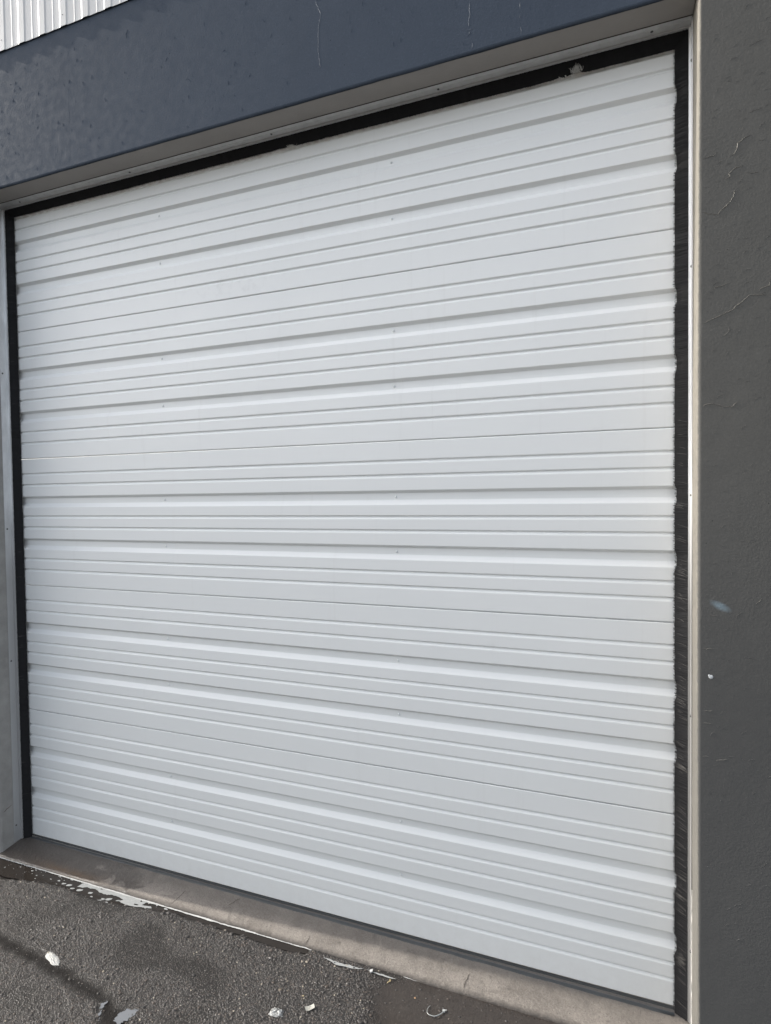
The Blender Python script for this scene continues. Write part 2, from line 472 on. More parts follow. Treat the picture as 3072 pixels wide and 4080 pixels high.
# top brush
e = empty('brush_seal', (1.42, -.03, ZT), 'black brush seal hanging from the soffit across the top of the door', 'brush seal', 'brush seals around the door')
mb = MB()
Lp = [(-.072, ZT - .0004), (-.072, ZT - .0024), (-.056, ZT - .0024), (-.055, ZT - .0036), (-.047, ZT - .0036), (-.046, ZT - .0024), (-.0345, ZT - .0024), (-.0345, 3.0110), (-.0315, 3.0110), (-.0215, 3.0118), (-.0215, ZT - .0004)]
mb.prism(Lp, lambda a, b, x: (x, a + .0005*noise.noise(Vector((x*2, a*9, 4))), b), list(np.linspace(XL + .003, XR - .003, 40)))
rt = mb.build('retainer', M_ALU_T, e, origin=(1.42, -.03, ZT))
for x in (.1, .755, 1.45, 2.109, 2.774):
    sb = MB(); sb.dome((x, -.051, ZT - .0036), .0045, .003, (0, 0, -1)); sb.build('screw', M_STEEL, rt, smooth=True, origin=(x, -.051, ZT - .0036))
mb = MB()
xs2 = list(np.linspace(-.036, 2.878, 420)); vs = []; fs = []
def toptip(x):
    t = 2.9815 - .0065*max(0, (x - 1.1)/1.7) + .0018*noise.noise(Vector((x*4, 0, 2))) + .0012*noise.noise(Vector((x*25, 0, 5)))
    for c, w_, h in ((1.506, .022, .007), (1.45, .03, .002), (2.555, .028, .010), (2.50, .02, .004), (1.66, .02, .002)):
        t += h*max(0, 1 - abs(x - c)/w_)
    return t
for x in xs2:
    t = toptip(x) + .002
    vs += [(x, -.0265, 3.0125), (x, -.016, (3.0125 + t)/2), (x, -.0062, t), (x, -.0035, t)]
for i in range(len(xs2) - 1):
    for q in range(3): fs.append((i*4+q, i*4+q+1, i*4+q+5, i*4+q+4))
mb.add(vs, fs, 0)
for i in range(2300):
    x = rng.uniform(-.034, 2.876)
    strand(mb, (x, -.027 + rng.normal(0, .0008), 3.0125), (x + rng.normal(0, .002), -.0055 + rng.normal(0, .0007), toptip(x) + rng.normal(0, .0009)), rng.uniform(.0007, .0014), (.97, .25, 0), 0)
mb.build('bristles', M_BRUSH, e, origin=(1.42, -.03, ZT))

# pale fluff caught in the top brush
M_FLUFF = simple('pale_lint', (.46, .45, .42), .9, nscale=300, namp=.4)
mb = MB()
for i in range(70):
    a = rng.normal(0, .45); L = rng.uniform(.012, .026)
    x0 = 2.555 + rng.normal(0, .007)
    p0 = Vector((x0, -.0215 + rng.normal(0, .002), 2.970 + abs(rng.normal(0, .004))))
    p1 = p0 + Vector((math.sin(a)*L*.9, -.003 + rng.normal(0, .002), math.cos(a)*L))
    strand(mb, p0, p1, rng.uniform(.0005, .0011), (.8, .2, .5), 0, sag=rng.normal(0, .002))
for i in range(14):
    p0 = Vector((2.515 + rng.uniform(-.012, .03), -.0165, 2.967 + rng.uniform(0, .005)))
    strand(mb, p0, p0 + Vector((rng.normal(0, .006), -.001, rng.uniform(.001, .006))), .0011, (.9, 0, .4), 0)
tag(mb.build('lint_tuft', M_FLUFF, origin=(2.555, -.02, 2.976)), 'fanned tuft of pale lint poking out of the top brush near the dark pillar', 'lint tuft')
mb = MB()
for i in range(26):
    p0 = Vector((1.507 + rng.normal(0, .010), -.0135, 2.9745 + abs(rng.normal(0, .003))))
    strand(mb, p0, p0 + Vector((rng.normal(0, .005), -.002, rng.uniform(.001, .008))), .0010, (.9, 0, .4), 0)
tag(mb.build('lint_tuft', M_FLUFF, origin=(1.507, -.013, 2.975)), 'small scrap of pale lint on the door top, under the middle of the top brush', 'lint tuft')

# ------------------------------------------------------------------ masonry
def ridge(mb, pts, w, h, mat, y=YF):
    """a lifted paint crack: jagged ribbon with a raised spine on the wall face"""
    P = []
    for i in range(len(pts) - 1):
        a = Vector((pts[i][0], pts[i][1])); b = Vector((pts[i+1][0], pts[i+1][1]))
        n = max(2, int((b - a).length/.004))
        for q in range(n): P.append(a + (b - a)*q/n + Vector((rng.normal(0, .0006), rng.normal(0, .0006))))
    P.append(Vector(pts[-1]))
    vs = []; fs = []
    for i, p in enumerate(P):
        d = (P[min(i+1, len(P)-1)] - P[max(i-1, 0)])
        d = d.normalized() if d.length > 1e-6 else Vector((1, 0)); nrm = Vector((-d.y, d.x))
        tp = min(1, i/3, (len(P)-1-i)/3)*rng.uniform(.6, 1.15)
        a = p + nrm*w*tp; b = p - nrm*w*tp
        vs += [(a.x, y + .0006, a.y), (p.x, y - h*tp, p.y), (b.x, y + .0006, b.y)]
    for i in range(len(P) - 1):
        fs += [(i*3, i*3+1, i*3+4, i*3+3), (i*3+1, i*3+2, i*3+5, i*3+4)]
    mb.add(vs, fs, mat)

CR = [
 [(3.012,2.5923),(2.9961,2.5884),(2.9801,2.5769),(2.9788,2.5635),(2.9707,2.5493),(2.9599,2.5448)],
 [(2.9894,2.6021),(2.99,2.6125),(2.996,2.6202)],
 [(2.9963,2.5157),(2.9883,2.5121),(2.9749,2.5118),(2.9668,2.5067),(2.96,2.4989),(2.9621,2.4901),(2.9533,2.4873),(2.941,2.4882)],
 [(2.9417,2.4835),(2.9245,2.4838)],
 [(2.9818,2.4541),(2.9723,2.449),(2.969,2.4344),(2.9602,2.4192),(2.948,2.4108),(2.9398,2.4046),(2.9316,2.3937),(2.9122,2.3988),(2.8982,2.4052),(2.8935,2.4073)],
 [(2.9326,2.5637),(2.9202,2.5564),(2.9008,2.5529),(2.895,2.5515)],
 [(2.9477,2.5397),(2.934,2.535),(2.9244,2.5293)], [(2.9938,2.4798),(2.9831,2.4713),(2.9763,2.4666)],
 [(2.9023,2.5022),(2.894,2.5046)], [(3.0076,2.3206),(2.9929,2.3139)], [(3.0335,2.4868),(2.9991,2.4924)],
 [(2.933,2.3502),(2.9261,2.3491)], [(2.9371,2.3788),(2.9247,2.3702)], [(3.0489,2.575),(3.0253,2.5713)],
 [(2.894,2.0985),(2.9029,2.1019),(2.9229,2.1108),(2.9428,2.1184),(2.9691,2.1288),(2.9756,2.1379),(2.9886,2.1448),(3.0078,2.1632),(3.0291,2.1616),(3.0513,2.1586)],
 [(2.9228,2.187),(2.925,2.1954),(2.9449,2.1976),(2.958,2.202)],
 [(3.027,2.1679),(3.0375,2.1775),(3.0543,2.1836),(3.0584,2.1976)],
 [(2.894,1.864),(2.901,1.8739),(2.9234,1.8749),(2.9456,1.8658),(2.9676,1.8631),(2.9828,1.8795)],
 [(2.9344,1.913),(2.9521,1.9092)], [(2.9161,2.2079),(2.9272,2.2262)], [(2.9408,2.0551),(2.9605,2.0704),(2.9605,2.0877)],
 [(2.9737,2.0416),(2.9813,2.0483)], [(3.0344,1.8783),(3.045,1.8874)], [(3.03,1.9352),(3.0342,1.9324)],
 [(2.894,1.2894),(2.8973,1.295)], [(2.9041,1.285),(2.9245,1.2798),(2.938,1.2814)], [(2.894,1.1837),(2.9269,1.1874)],
 [(2.894,.875),(2.9071,.8778),(2.9207,.8759)], [(2.9276,.8691),(2.9456,.8718),(2.9613,.8767)], [(2.8945,.9709),(2.9228,.9724)],
 [(2.8954,1.008),(2.9296,1.0095)], [(3.0024,1.1631),(3.0241,1.1625)], [(3.0257,1.3149),(3.0428,1.3358)], [(3.0513,1.34),(3.0619,1.3492)],
 [(3.0392,2.8373),(3.0183,2.8337),(3.0057,2.8253)], [(3.025,2.7363),(3.0102,2.721)], [(2.9499,2.8434),(2.9434,2.833)],
 [(2.8945,2.6867),(2.9019,2.6873)], [(2.9197,2.6744),(2.9372,2.6811)], [(2.9545,2.7475),(2.9653,2.7544)], [(2.9328,2.7287),(2.9458,2.7327)],
 [(3.0059,2.7677),(2.9867,2.7584)], [(3.002,2.6508),(3.0273,2.6567),(3.0399,2.6584)]]
FC = [
 [(2.2461,3.1832),(2.2434,3.1609),(2.2444,3.1374),(2.2406,3.1154),(2.2416,3.0965)], [(2.2416,3.0919),(2.2439,3.0773),(2.2426,3.0684)],
 [(2.2485,3.0597),(2.2532,3.0445),(2.2482,3.027)], [(2.2235,3.0936),(2.2416,3.093),(2.2596,3.0913)],
 [(2.4006,3.1357),(2.3993,3.1226),(2.4015,3.104)], [(2.4003,3.0953),(2.4002,3.0774)], [(2.4012,3.0613),(2.4033,3.0405),(2.4021,3.026)],
 [(2.4328,3.0834),(2.4305,3.0729)], [(1.7017,3.3506),(1.7232,3.2971),(1.7133,3.2452),(1.712,3.1749),(1.7198,3.1099)],
 [(1.7543,3.0459),(1.7582,3.026)], [(1.5412,3.0437),(1.5315,3.0275)], [(.5532,3.498),(.5555,3.4028),(.5494,3.3182),(.5477,3.1933)],
 [(.5518,3.2514),(.5501,3.0999),(.5434,3.03)], [(.1754,3.5033),(.1644,3.479),(.1799,3.4567)], [(.4528,3.4649),(.4581,3.446)]]

def arris(x0, y0, sx, rad, n=5):
    """rounded corner between a reveal (x=x0) and a face (y=y0); sx=+1 when the body lies on +x"""
    out = []
    for i in range(n + 1):
        t = math.pi/2*i/n
        out.append((x0 + sx*rad*(1 - math.cos(t)), y0 + rad*(1 - math.sin(t))))
    return out

# right pillar
mb = MB()
prof = [(XR, -.002)] + arris(XR, YF, 1, .010) + [(4.6, YF), (4.6, -.002)]
zs = list(np.linspace(-.09, 4.2, 160))
mb.prism(prof, lambda a, b, z: (a + (.0012*noise.noise(Vector((z*6, 1, 0))) if a < 2.9 else 0), b, z), zs)
for i, l in enumerate(CR): ridge(mb, l, .0014 if len(l) > 3 else .0010, .0012 if len(l) > 3 else .0008, 1)
for i in range(190):
    x = rng.uniform(2.90, 3.06); z = rng.uniform(.3, 2.95); a = rng.uniform(.1, .9); L = rng.uniform(.004, .026)
    ridge(mb, [(x, z), (x + L*.5*math.cos(a + .3), z + L*.5*math.sin(a + .3)), (x + L*math.cos(a), z + L*math.sin(a))], rng.uniform(.0006, .0011), rng.uniform(.0005, .0011), 0)
pillar = tag(mb.build('concrete_pillar', [M_PILLAR, M_CRACK_P], origin=(2.95, -.1, -.05)), 'dark charcoal painted pillar with cracked paint and a bare cream edge', 'pillar')
mb = MB()
mb.dome((2.9181, YF + .0002, 1.1058), .0062, .0016, (0, -1, 0), n=7); mb.dome((2.914, YF + .0002, 1.109), .0035, .0014, (0, -1, 0), n=6)
mb.build('paint_fleck', simple('white_paint_drip', (.50, .52, .53), .5), pillar)

# ragged bead of caulk along the pillar's reveal, low down
mb = MB()
pts = []; rad = []
for z in np.linspace(-.02, .42, 90):
    pts.append((XR - .0004, -.0668, z)); rad.append(.0006 + .0018*max(0, noise.noise(Vector((z*38, 0, 3))) + .25))
mb.tube(pts, rad, 6)
mb.build('caulk_or_shadow_strip', simple('white_caulk', (.72, .70, .66), .5), pillar)

# lintel
mb = MB()
prof = [(YF + .008, ZT), (YF + .004, ZT + .0012), (YF + .0012, ZT + .004), (YF, ZT + .008), (YF, 3.72), (-.002, 3.72), (-.002, ZT)]
mb.prism(prof, lambda a, b, x: (x, a, b + (.0016*noise.noise(Vector((x*5, 0, 0))) + .0009*noise.noise(Vector((x*23, 0, 5))) if a < -.15 and b < 3.03 else 0)), list(np.linspace(-2.4, XR - .0015, 330)))
for l in FC: ridge(mb, l, .0012 if l[0][0] > 1 else .0009, .0005 if l[0][0] > 1 else .0001, 1 if l[0][0] > 1 else 2)
for i in range(220):
    x = rng.uniform(.1, 2.6); z = rng.uniform(3.04, 3.55); a = rng.uniform(.9, 2.2); L = rng.uniform(.004, .022)
    ridge(mb, [(x, z), (x + L*math.cos(a), z + L*math.sin(a))], .0011, .0014, 0)
lintel = tag(mb.build('concrete_lintel', [M_LINTEL, M_CRACK_L, simple('seam_filler', (.085, .10, .125), .7)], origin=(1.2, -.08, ZT)), 'slate blue rough painted beam above the door opening', 'lintel')
mb = MB()
nx, ny = 120, 2
vs = []; fs = []
xsS = np.linspace(XL - .2, XR - .002, nx)
for x in xsS:
    fr = YF + .0068 + .0016*noise.noise(Vector((x*9, 3, 1))) + .001*noise.noise(Vector((x*40, 3, 1)))
    vs += [(x, fr, ZT - .0016), (x, -.0745, ZT - .0016), (x, -.004, ZT - .0003)]
for i in range(nx - 1):
    for q in range(2): fs.append((i*3+q, i*3+q+1, i*3+q+4, i*3+q+3))
mb.add(vs, fs)
mb.build('soffit', M_SOFFIT, lintel)
mb = MB(); mb.prism([(-.0745, ZT - .0012), (-.0745, ZT - .0034), (-.0724, ZT - .0034), (-.0724, ZT - .0012)], lambda a, b, x: (x, a + .0008*noise.noise(Vector((x*7, 2, 2))), b), list(np.linspace(XL, XR - .002, 90)))  # shadow gap at the flange edge, built as a thin dark strip
mb.build('caulk_or_shadow_strip', M_DARK, lintel)

# left pier
mb = MB()
prof = [(XL, -.002)] + arris(XL, YJ, -1, .012, 2) + [(-2.4, YJ), (-2.4, -.002)]
mb.prism(prof, lambda a, b, z: (a, b, z), list(np.linspace(-.09, ZT - .002, 60)))
mb.box(-2.4, XL - .016, YF, YJ + .001, .10, ZT - .002, 2)
def flatcrack(mb, pts, w, fn, mat):
    vs = []; fs = []; P = []
    for i in range(len(pts) - 1):
        a = Vector(pts[i]); b = Vector(pts[i+1]); n = max(2, int((b - a).length/.006))
        for q in range(n): P.append(a + (b - a)*q/n + Vector((rng.normal(0, .0012), rng.normal(0, .0012))))
    P.append(Vector(pts[-1]))
    for i, p in enumerate(P):
        d = P[min(i+1, len(P)-1)] - P[max(i-1, 0)]; d = d.normalized() if d.length > 1e-6 else Vector((1, 0))
        n = Vector((-d.y, d.x))*w*(min(1, i/2 + .15, (len(P)-1-i)/2 + .15))*rng.uniform(.6, 1.2)
        vs += [fn(*(p + n)), fn(*(p - n))]
    for i in range(len(P) - 1): fs.append((2*i, 2*i+1, 2*i+3, 2*i+2))
    mb.add(vs, fs, mat)
flatcrack(mb, [(-.072, .165), (-.100, .153), (-.118, .147)], .0013, lambda a, b: (XL + .0005, a, b), 1)
tag(mb.build('concrete_pillar', [M_JAMB, simple('rusty_stain', (.10, .05, .045), .8), m_paint('charcoal_paint_face', (.105, .102, .094), (.122, .118, .109), .0008, sheen=.25)], origin=(-.3, -.07, -.05)), 'pier with a bare grey concrete reveal beside the left end of the door', 'pillar')

# ribbed white sheet cladding above
mb = MB()
prof = []
x = -2.4; P_ = .121
x = .0325 - P_*24
while x < 4.6:
    prof += [(x, -.1705), (x + .0070, -.1733), (x + .038, -.1733), (x + .0450, -.1705), (x + .080, -.1705), (x + .0840, -.1714), (x + .0875, -.1714), (x + .0910, -.1705)]
    x += P_
ZC = 3.598
front = list(prof); back = [(a, b + .0007) for a, b in reversed(prof)]
mb.prism(front + back, lambda a, b, z: (a, b, z + (.0012*noise.noise(Vector((a*30, 0, 0))) if z < 3.7 else 0)), [ZC, 5.6], caps=False)
clad = mb.build('wall_cladding', M_CLAD, origin=(1, -.17, ZC))
tag(clad, 'white ribbed sheet metal cladding on the wall above the blue beam', 'cladding')
for k in range(-2, 12):
    xr = .0325 + P_*k
    for z in (ZC + .035 + .01*(k % 3), ZC + .30):
        if (k*7 + int(z*50)) % 3: continue
        if not (-.3 < xr < 1.2): continue
        sb = MB(); sb.dome((xr + .0205, -.1734, z), .0024, .0016, (0, -1, 0), n=6); sb.build('screw', M_STEEL, clad, smooth=True, origin=(xr + .0205, -.1734, z))

# ------------------------------------------------------------------ sill
mb = MB()
def sill_z(x, y):
    t = min(1, max(0, (y - -.145)/.145))
    zb_ = -.0215 - .0044*x
    return (-.041)*(1 - t) + zb_*t + .0010*noise.noise(Vector((x*14, y*14, 0))) + .0006*noise.noise(Vector((x*60, y*60, 2)))
xsS = np.linspace(-1.4, 3.3, 560); ysS = [.09, .03, .0, -.02, -.04, -.06, -.08, -.10, -.12, -.132, -.139]
vs = []; fs = []
for x in xsS:
    j = .0022*noise.noise(Vector((x*11, 0, 8))) + .0018*noise.noise(Vector((x*45, 0, 2))) + .0035*max(0, noise.noise(Vector((x*6.3, 5, 2))) - .35)
    for y in ysS: vs.append((x, y + (j if y < -.13 else 0), sill_z(x, y)))
    vs.append((x, -.1435 + j, -.0435)); vs.append((x, -.1455 + j, -.048)); vs.append((x, -.1455 + j, -.10))
n = len(ysS) + 3
for i in range(len(xsS) - 1):
    for q in range(n - 1): fs.append((i*n+q, i*n+q+1, (i+1)*n+q+1, (i+1)*n+q))
mb.add(vs, fs, 0)
sc = [[(.9717,-.0567),(.9659,-.0999),(.963,-.1380)], [(1.2192,-.0206),(1.1916,-.0771)], [(1.5865,-.1012),(1.5875,-.1379)], [(2.1942,-.0679),(2.1851,-.1089),(2.1862,-.1291)]]
for l in sc: flatcrack(mb, l, .0013, lambda a, b: (a, b, sill_z(a, b) + .0014), 1)
flatcrack(mb, [(1.9088, -.0947), (1.8992, -.1330)], .0009, lambda a, b: (a, b, sill_z(a, b) + .0014), 2)
tag(mb.build('concrete_sill', [M_SILL, M_DARK, simple('scratch', (.34, .31, .28), .8)], origin=(1.4, -.07, -.05), smooth=True), 'stained brown concrete sill strip under the white door', 'sill')

# ------------------------------------------------------------------ ground
def inside(poly, X, Y):
    c = np.zeros(X.shape, bool); n = len(poly)
    for i in range(n):
        x0, y0 = poly[i]; x1, y1 = poly[(i+1) % n]
        if y0 == y1: continue
        cond = ((y0 > Y) != (y1 > Y)) & (X < (x1 - x0)*(Y - y0)/(y1 - y0) + x0)
        c ^= cond
    return c
def soft(poly, X, Y, rad):
    acc = np.zeros(X.shape)
    for rr, k in ((0, 1), (.5, 6), (1., 8)):
        for q in range(k):
            t = 2*math.pi*q/k + rr
            acc += inside(poly, X + rad*rr*math.cos(t), Y + rad*rr*math.sin(t))
    return acc/15
gutter = [(-.55,-.118),(-.0595,-.118),(1.0099,-.120),(1.4941,-.120),(1.5979,-.1238),(1.6103,-.1641),(1.5405,-.1778),(1.4413,-.1781),(1.3437,-.1703),(1.2376,-.1705),(1.115,-.1686),(1.0006,-.1600),(.8787,-.1815),(.707,-.2031),(.6011,-.2114),(.4733,-.2034),(.3372,-.2042),(.2085,-.2257),(.1281,-.2500),(-.16,-.235),(-.42,-.165)]
mud = [(1.955,-.3589),(1.9324,-.2898),(1.898,-.2508),(1.8955,-.2158),(1.93,-.1791),(2.0315,-.1307),(2.1743,-.1205),(3.3,-.1239),(3.5,-.3391),(2.9,-.6),(2.3,-.7),(2.03,-.5081)]
band = [(-.2,-.46),(.1,-.435),(.3926,-.4502),(.455,-.4765),(.6891,-.5013),(.8641,-.5168),(.9582,-.5363),(1.0507,-.5461),(1.0911,-.5619),(1.20,-.60),(1.24,-.66),(1.12,-.66),(1.0651,-.5863),(1.0221,-.5945),(.9062,-.5792),(.7477,-.5591),(.6674,-.5494),(.5641,-.5421),(.5109,-.5383),(.1,-.53),(-.2,-.56)]  # streak of darker, flatter and duller asphalt
dark2 = [(.60,-.23),(.72,-.225),(.83,-.245),(.80,-.262),(.68,-.25)]
st = .0115
gx = np.arange(-.7, 3.7, st); gy = np.arange(-2.2, -.099, st)
X, Y = np.meshgrid(gx, gy, indexing='ij')
wob = np.array([[noise.noise(Vector((a*22, b*22, 0))) for b in gy] for a in gx])
wob2 = np.array([[noise.noise(Vector((a*22, b*22, 9))) for b in gy] for a in gx])
Xw, Yw = X + .012*wob, Y + .012*wob2
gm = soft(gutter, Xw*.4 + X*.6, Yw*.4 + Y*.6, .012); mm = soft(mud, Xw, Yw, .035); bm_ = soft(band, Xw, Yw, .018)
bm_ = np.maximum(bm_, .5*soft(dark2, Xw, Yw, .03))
low = np.array([[noise.noise(Vector((a*2.3, b*2.3, 4))) for b in gy] for a in gx])
low2 = np.array([[noise.noise(Vector((a*5.5, b*7, 14))) for b in gy] for a in gx])
dark_patches = np.clip((low*.6 + low2*.7 + .12)*1.9, 0, .75)*np.clip(1.15 - np.abs(X - 1.25)*.45, .3, 1)
bm_ = np.maximum(bm_, dark_patches*.7)
Z = -.0455 + .0022*low + .0012*wob - .0105*gm - .004*mm - .003*bm_
nx, ny = X.shape
verts = np.stack([X, Y, Z], -1).reshape(-1, 3)
faces = [(i*ny+j, (i+1)*ny+j, (i+1)*ny+j+1, i*ny+j+1) for i in range(nx-1) for j in range(ny-1)]
# ring out to the horizon, same mesh
base = len(verts); zo = -.0455; BIG = 300.
x0, x1, y0, y1 = gx[0], gx[-1], gy[0], gy[-1]
ring = [(x0,y0,zo),(x1,y0,zo),(x1,y1,zo),(x0,y1,zo),(-BIG,-BIG,zo),(BIG,-BIG,zo),(BIG,y1,zo),(-BIG,y1,zo)]
verts = np.concatenate([verts, np.array(ring)])
faces += [(base+4,base+5,base+1,base), (base+5,base+6,base+2,base+1), (base+7,base+4,base,base+3)]
me = bpy.data.meshes.new('ground'); me.from_pydata(verts.tolist(), [], faces); me.materials.append(M_GROUND)
me.polygons.foreach_set('use_smooth', [True]*len(me.polygons))
ca = me.color_attributes.new('mask', 'FLOAT_COLOR', 'POINT')
col = np.zeros((len(verts), 4)); col[:, 3] = 1
col[:base, 0] = bm_.reshape(-1); col[:base, 1] = mm.reshape(-1); col[:base, 2] = gm.reshape(-1)
ca.data.foreach_set('color', col.reshape(-1))
g = bpy.data.objects.new('ground', me); C.objects.link(g)
tag(g, 'worn dark wet asphalt with a darker streak and a muddy patch', kind='structure')
gz = lambda x, y: float(Z[min(nx-1, max(0, int(round((x - gx[0])/st)))), min(ny-1, max(0, int(round((y - gy[0])/st))))])

def sheet(mb, outer, z, holes=(), jit=.0012, step=.006, mat=0):
    """a thin flat film with a wandering outline and holes"""
    def dens(poly):
        out = []
        for i in range(len(poly)):
            a = Vector(poly[i]); b = Vector(poly[(i+1) % len(poly)]); n = max(1, int((b - a).length/step))
            for q in range(n):
                p = a + (b - a)*q/n
                out.append(Vector((p.x + jit*noise.noise(Vector((p.x*90, p.y*90, 1))) + jit*.6*noise.noise(Vector((p.x*260, p.y*260, 5))), p.y + jit*noise.noise(Vector((p.x*90, p.y*90, 7))), z)))
        return out
    loops = [dens(outer)] + [dens(h) for h in holes]
    tris = tessellate_polygon(loops)
    mb.add([p for l in loops for p in l], tris, mat)
def blob(c, rx, ry, a=0, n=10, w=.25):
    out = []
    for i in range(n):
        t = 2*math.pi*i/n; k = 1 + w*rng.normal(0, .5)
        x = rx*math.cos(t)*k; y = ry*math.sin(t)*k
        out.append((c[0] + x*math.cos(a) - y*math.sin(a), c[1] + x*math.sin(a) + y*math.cos(a)))
    return out
ZW = -.0505
mb = MB()
sheet(mb, gutter[:-3] + [(.1281,-.238),(-.05,-.222),(-.30,-.165)], ZW, step=.012)
w1 = mb.build('puddle', M_WATER, origin=(.6, -.17, ZW)); tag(w1, 'narrow dark puddle lying in the gutter along the sill', kind='structure')

# milky foam on the puddle and at the sill's foot
foam1 = [(.4873,-.1769),(.494,-.1524),(.509,-.1400),(.5403,-.1440),(.5913,-.1400),(.6157,-.1420),(.6449,-.1410),(.6896,-.1410),(.7373,-.140),(.7744,-.138),(.8052,-.1394),(.8572,-.1392),(.9068,-.1396),(.9466,-.1403),(.9843,-.1390),(.988,-.1430),(.9422,-.1460),(.8956,-.1503),(.8458,-.1528),(.8401,-.172),(.8814,-.1656),(.8935,-.1736),(.8536,-.1813),(.8143,-.1898),(.7797,-.1938),(.7458,-.1889),(.7264,-.1843),(.7458,-.1744),(.7126,-.1658),(.6724,-.1654),(.6409,-.1737),(.6073,-.1707),(.5759,-.1606),(.5512,-.1663),(.5327,-.1637),(.5166,-.1726)]
mb = MB()
ZFo = ZW + .0012
sheet(mb, foam1, ZFo, [blob((.6016,-.150),.009,.005), blob((.8221,-.153),.005,.004), blob((.8142,-.1774),.011,.004)], .0022)
for (x, y), rx in zip([(.3605,-.1532),(.3786,-.1753),(.4279,-.1505),(.4159,-.1818),(.446,-.1823),(.4788,-.1924),(.5174,-.1896),(.3335,-.1786),(.3955,-.1459),(.576,-.188),(.5996,-.2035),(.6595,-.1984),(.6803,-.1921),(.6559,-.2114),(.6885,-.2095),(.7264,-.1843),(.2077,-.1427),(.2632,-.1999),(.1831,-.1549),(.2778,-.1716),(.9507,-.1560)],
                      [.006,.008,.009,.010,.015,.011,.016,.005,.005,.012,.007,.012,.016,.014,.008,.009,.004,.004,.003,.003,.010]):
    sheet(mb, blob((x, y), rx, rx*.42, rng.uniform(-.2, .5)), ZFo, jit=.0008)
for i in range(60):
    x = rng.uniform(.05, .95); y = -.146 - abs(rng.normal(0, .028))
    rx = abs(rng.normal(0, .0022)) + .0008
    sheet(mb, blob((x, y), rx, rx*.5, 0, 6), ZFo + .0001, jit=0)
foamline = [(-.06,-.146),(.1132,-.1462),(.2503,-.1470),(.3783,-.1470),(.4748,-.1465),(.5367,-.1465),(.70,-.147),(.8724,-.1480),(.9439,-.1463),(1.0148,-.1461),(1.1492,-.1466),(1.2129,-.1455),(1.3041,-.1461),(1.3879,-.1464),(1.4988,-.1462),(1.5879,-.1465),(1.6826,-.1475),(1.809,-.1479),(1.9181,-.1488),(2.0219,-.1500),(2.0638,-.1500)]
wid = [.003,.0035,.0035,.004,.004,.005,.005,.0048,.0045,.0050,.0060,.0055,.0042,.0036,.003,.0022,.0018,.0014,.0012,.001,.0006]
up, lo = [], []
for i in range(len(foamline) - 1):
    a, b = foamline[i], foamline[i+1]
    for q in range(14):
        t = q/14; x = a[0] + (b[0]-a[0])*t; y = a[1] + (b[1]-a[1])*t; w = (wid[i]*(1-t) + wid[i+1]*t)*(1 + .55*noise.noise(Vector((x*28, 1, 2))) + .4*noise.noise(Vector((x*90, 1, 2))))
        w = max(.0004, w)
        up.append((x, -.1440)); lo.append((x, -.1452 - w))
vs = [(x, y, ZFo + .0022) for x, y in up] + [(x, y, ZFo + .0009) for x, y in lo]
n = len(up); mb.add(vs, [(i, i+1, n+i+1, n+i) for i in range(n-1)], 1)
foam2 = [(1.6734,-.1667),(1.6929,-.1673),(1.7233,-.169),(1.7534,-.1707),(1.7767,-.1672),(1.8062,-.1689),(1.8371,-.165),(1.8234,-.171),(1.7905,-.1795),(1.7619,-.18),(1.7341,-.1827),(1.7147,-.1772)]
foam3 = [(1.8406,-.1637),(1.8782,-.1671),(1.9093,-.1654),(1.9374,-.167),(1.9573,-.1682),(1.9355,-.1724),(1.8962,-.1725),(1.8625,-.1679)]
zf2 = -.0430
sheet(mb, foam2, zf2, [blob((1.727,-.1755),.004,.0025), blob((1.80,-.1722),.004,.0022)], .003)
sheet(mb, foam3, zf2 + .0006, jit=.002)
# bright bubbles strung along the sill edge
for i in range(150):
    x = rng.uniform(-.05, .92) if i < 120 else rng.uniform(.95, 2.0)
    mb.dome((x, -.1475 + rng.normal(0, .0022), ZFo + .0004), abs(rng.normal(0, .0012)) + .0009, .0018, (0, 0, 1), n=6, rings=2, mat=1)
fo = mb.build('foam', [M_FOAM, simple('bright_froth', (.52, .52, .50), .3, nscale=150, namp=.4)], origin=(.8, -.16, ZFo)); tag(fo, 'milky white foam floating in patches beside the sill', kind='stuff')

M_PALE = simple('pale_rainwater', (.17, .178, .19), .1)  # pale blue-grey base colour for the two small puddles
for poly, lab in (([(1.1543,-.5973),(1.1661,-.5823),(1.2013,-.5676),(1.2038,-.5898),(1.1968,-.6133),(1.1833,-.626),(1.2049,-.6474),(1.1531,-.6223)], 'pale grey puddle at the near edge of the dark streak'),
                  ([(1.0651,-.5937),(1.0823,-.5726),(1.0793,-.5922),(1.093,-.6125),(1.1115,-.6444),(1.094,-.6334),(1.0819,-.6094)], 'thin pale sliver of puddle at the end of the dark streak')):
    mb = MB(); cx = sum(p[0] for p in poly)/len(poly); cy = sum(p[1] for p in poly)/len(poly)
    zz = max(gz(*p) for p in poly) + .0008
    sheet(mb, poly, zz, jit=.009, step=.003); tag(mb.build('puddle', M_PALE, origin=(cx, cy, zz)), lab, kind='structure')

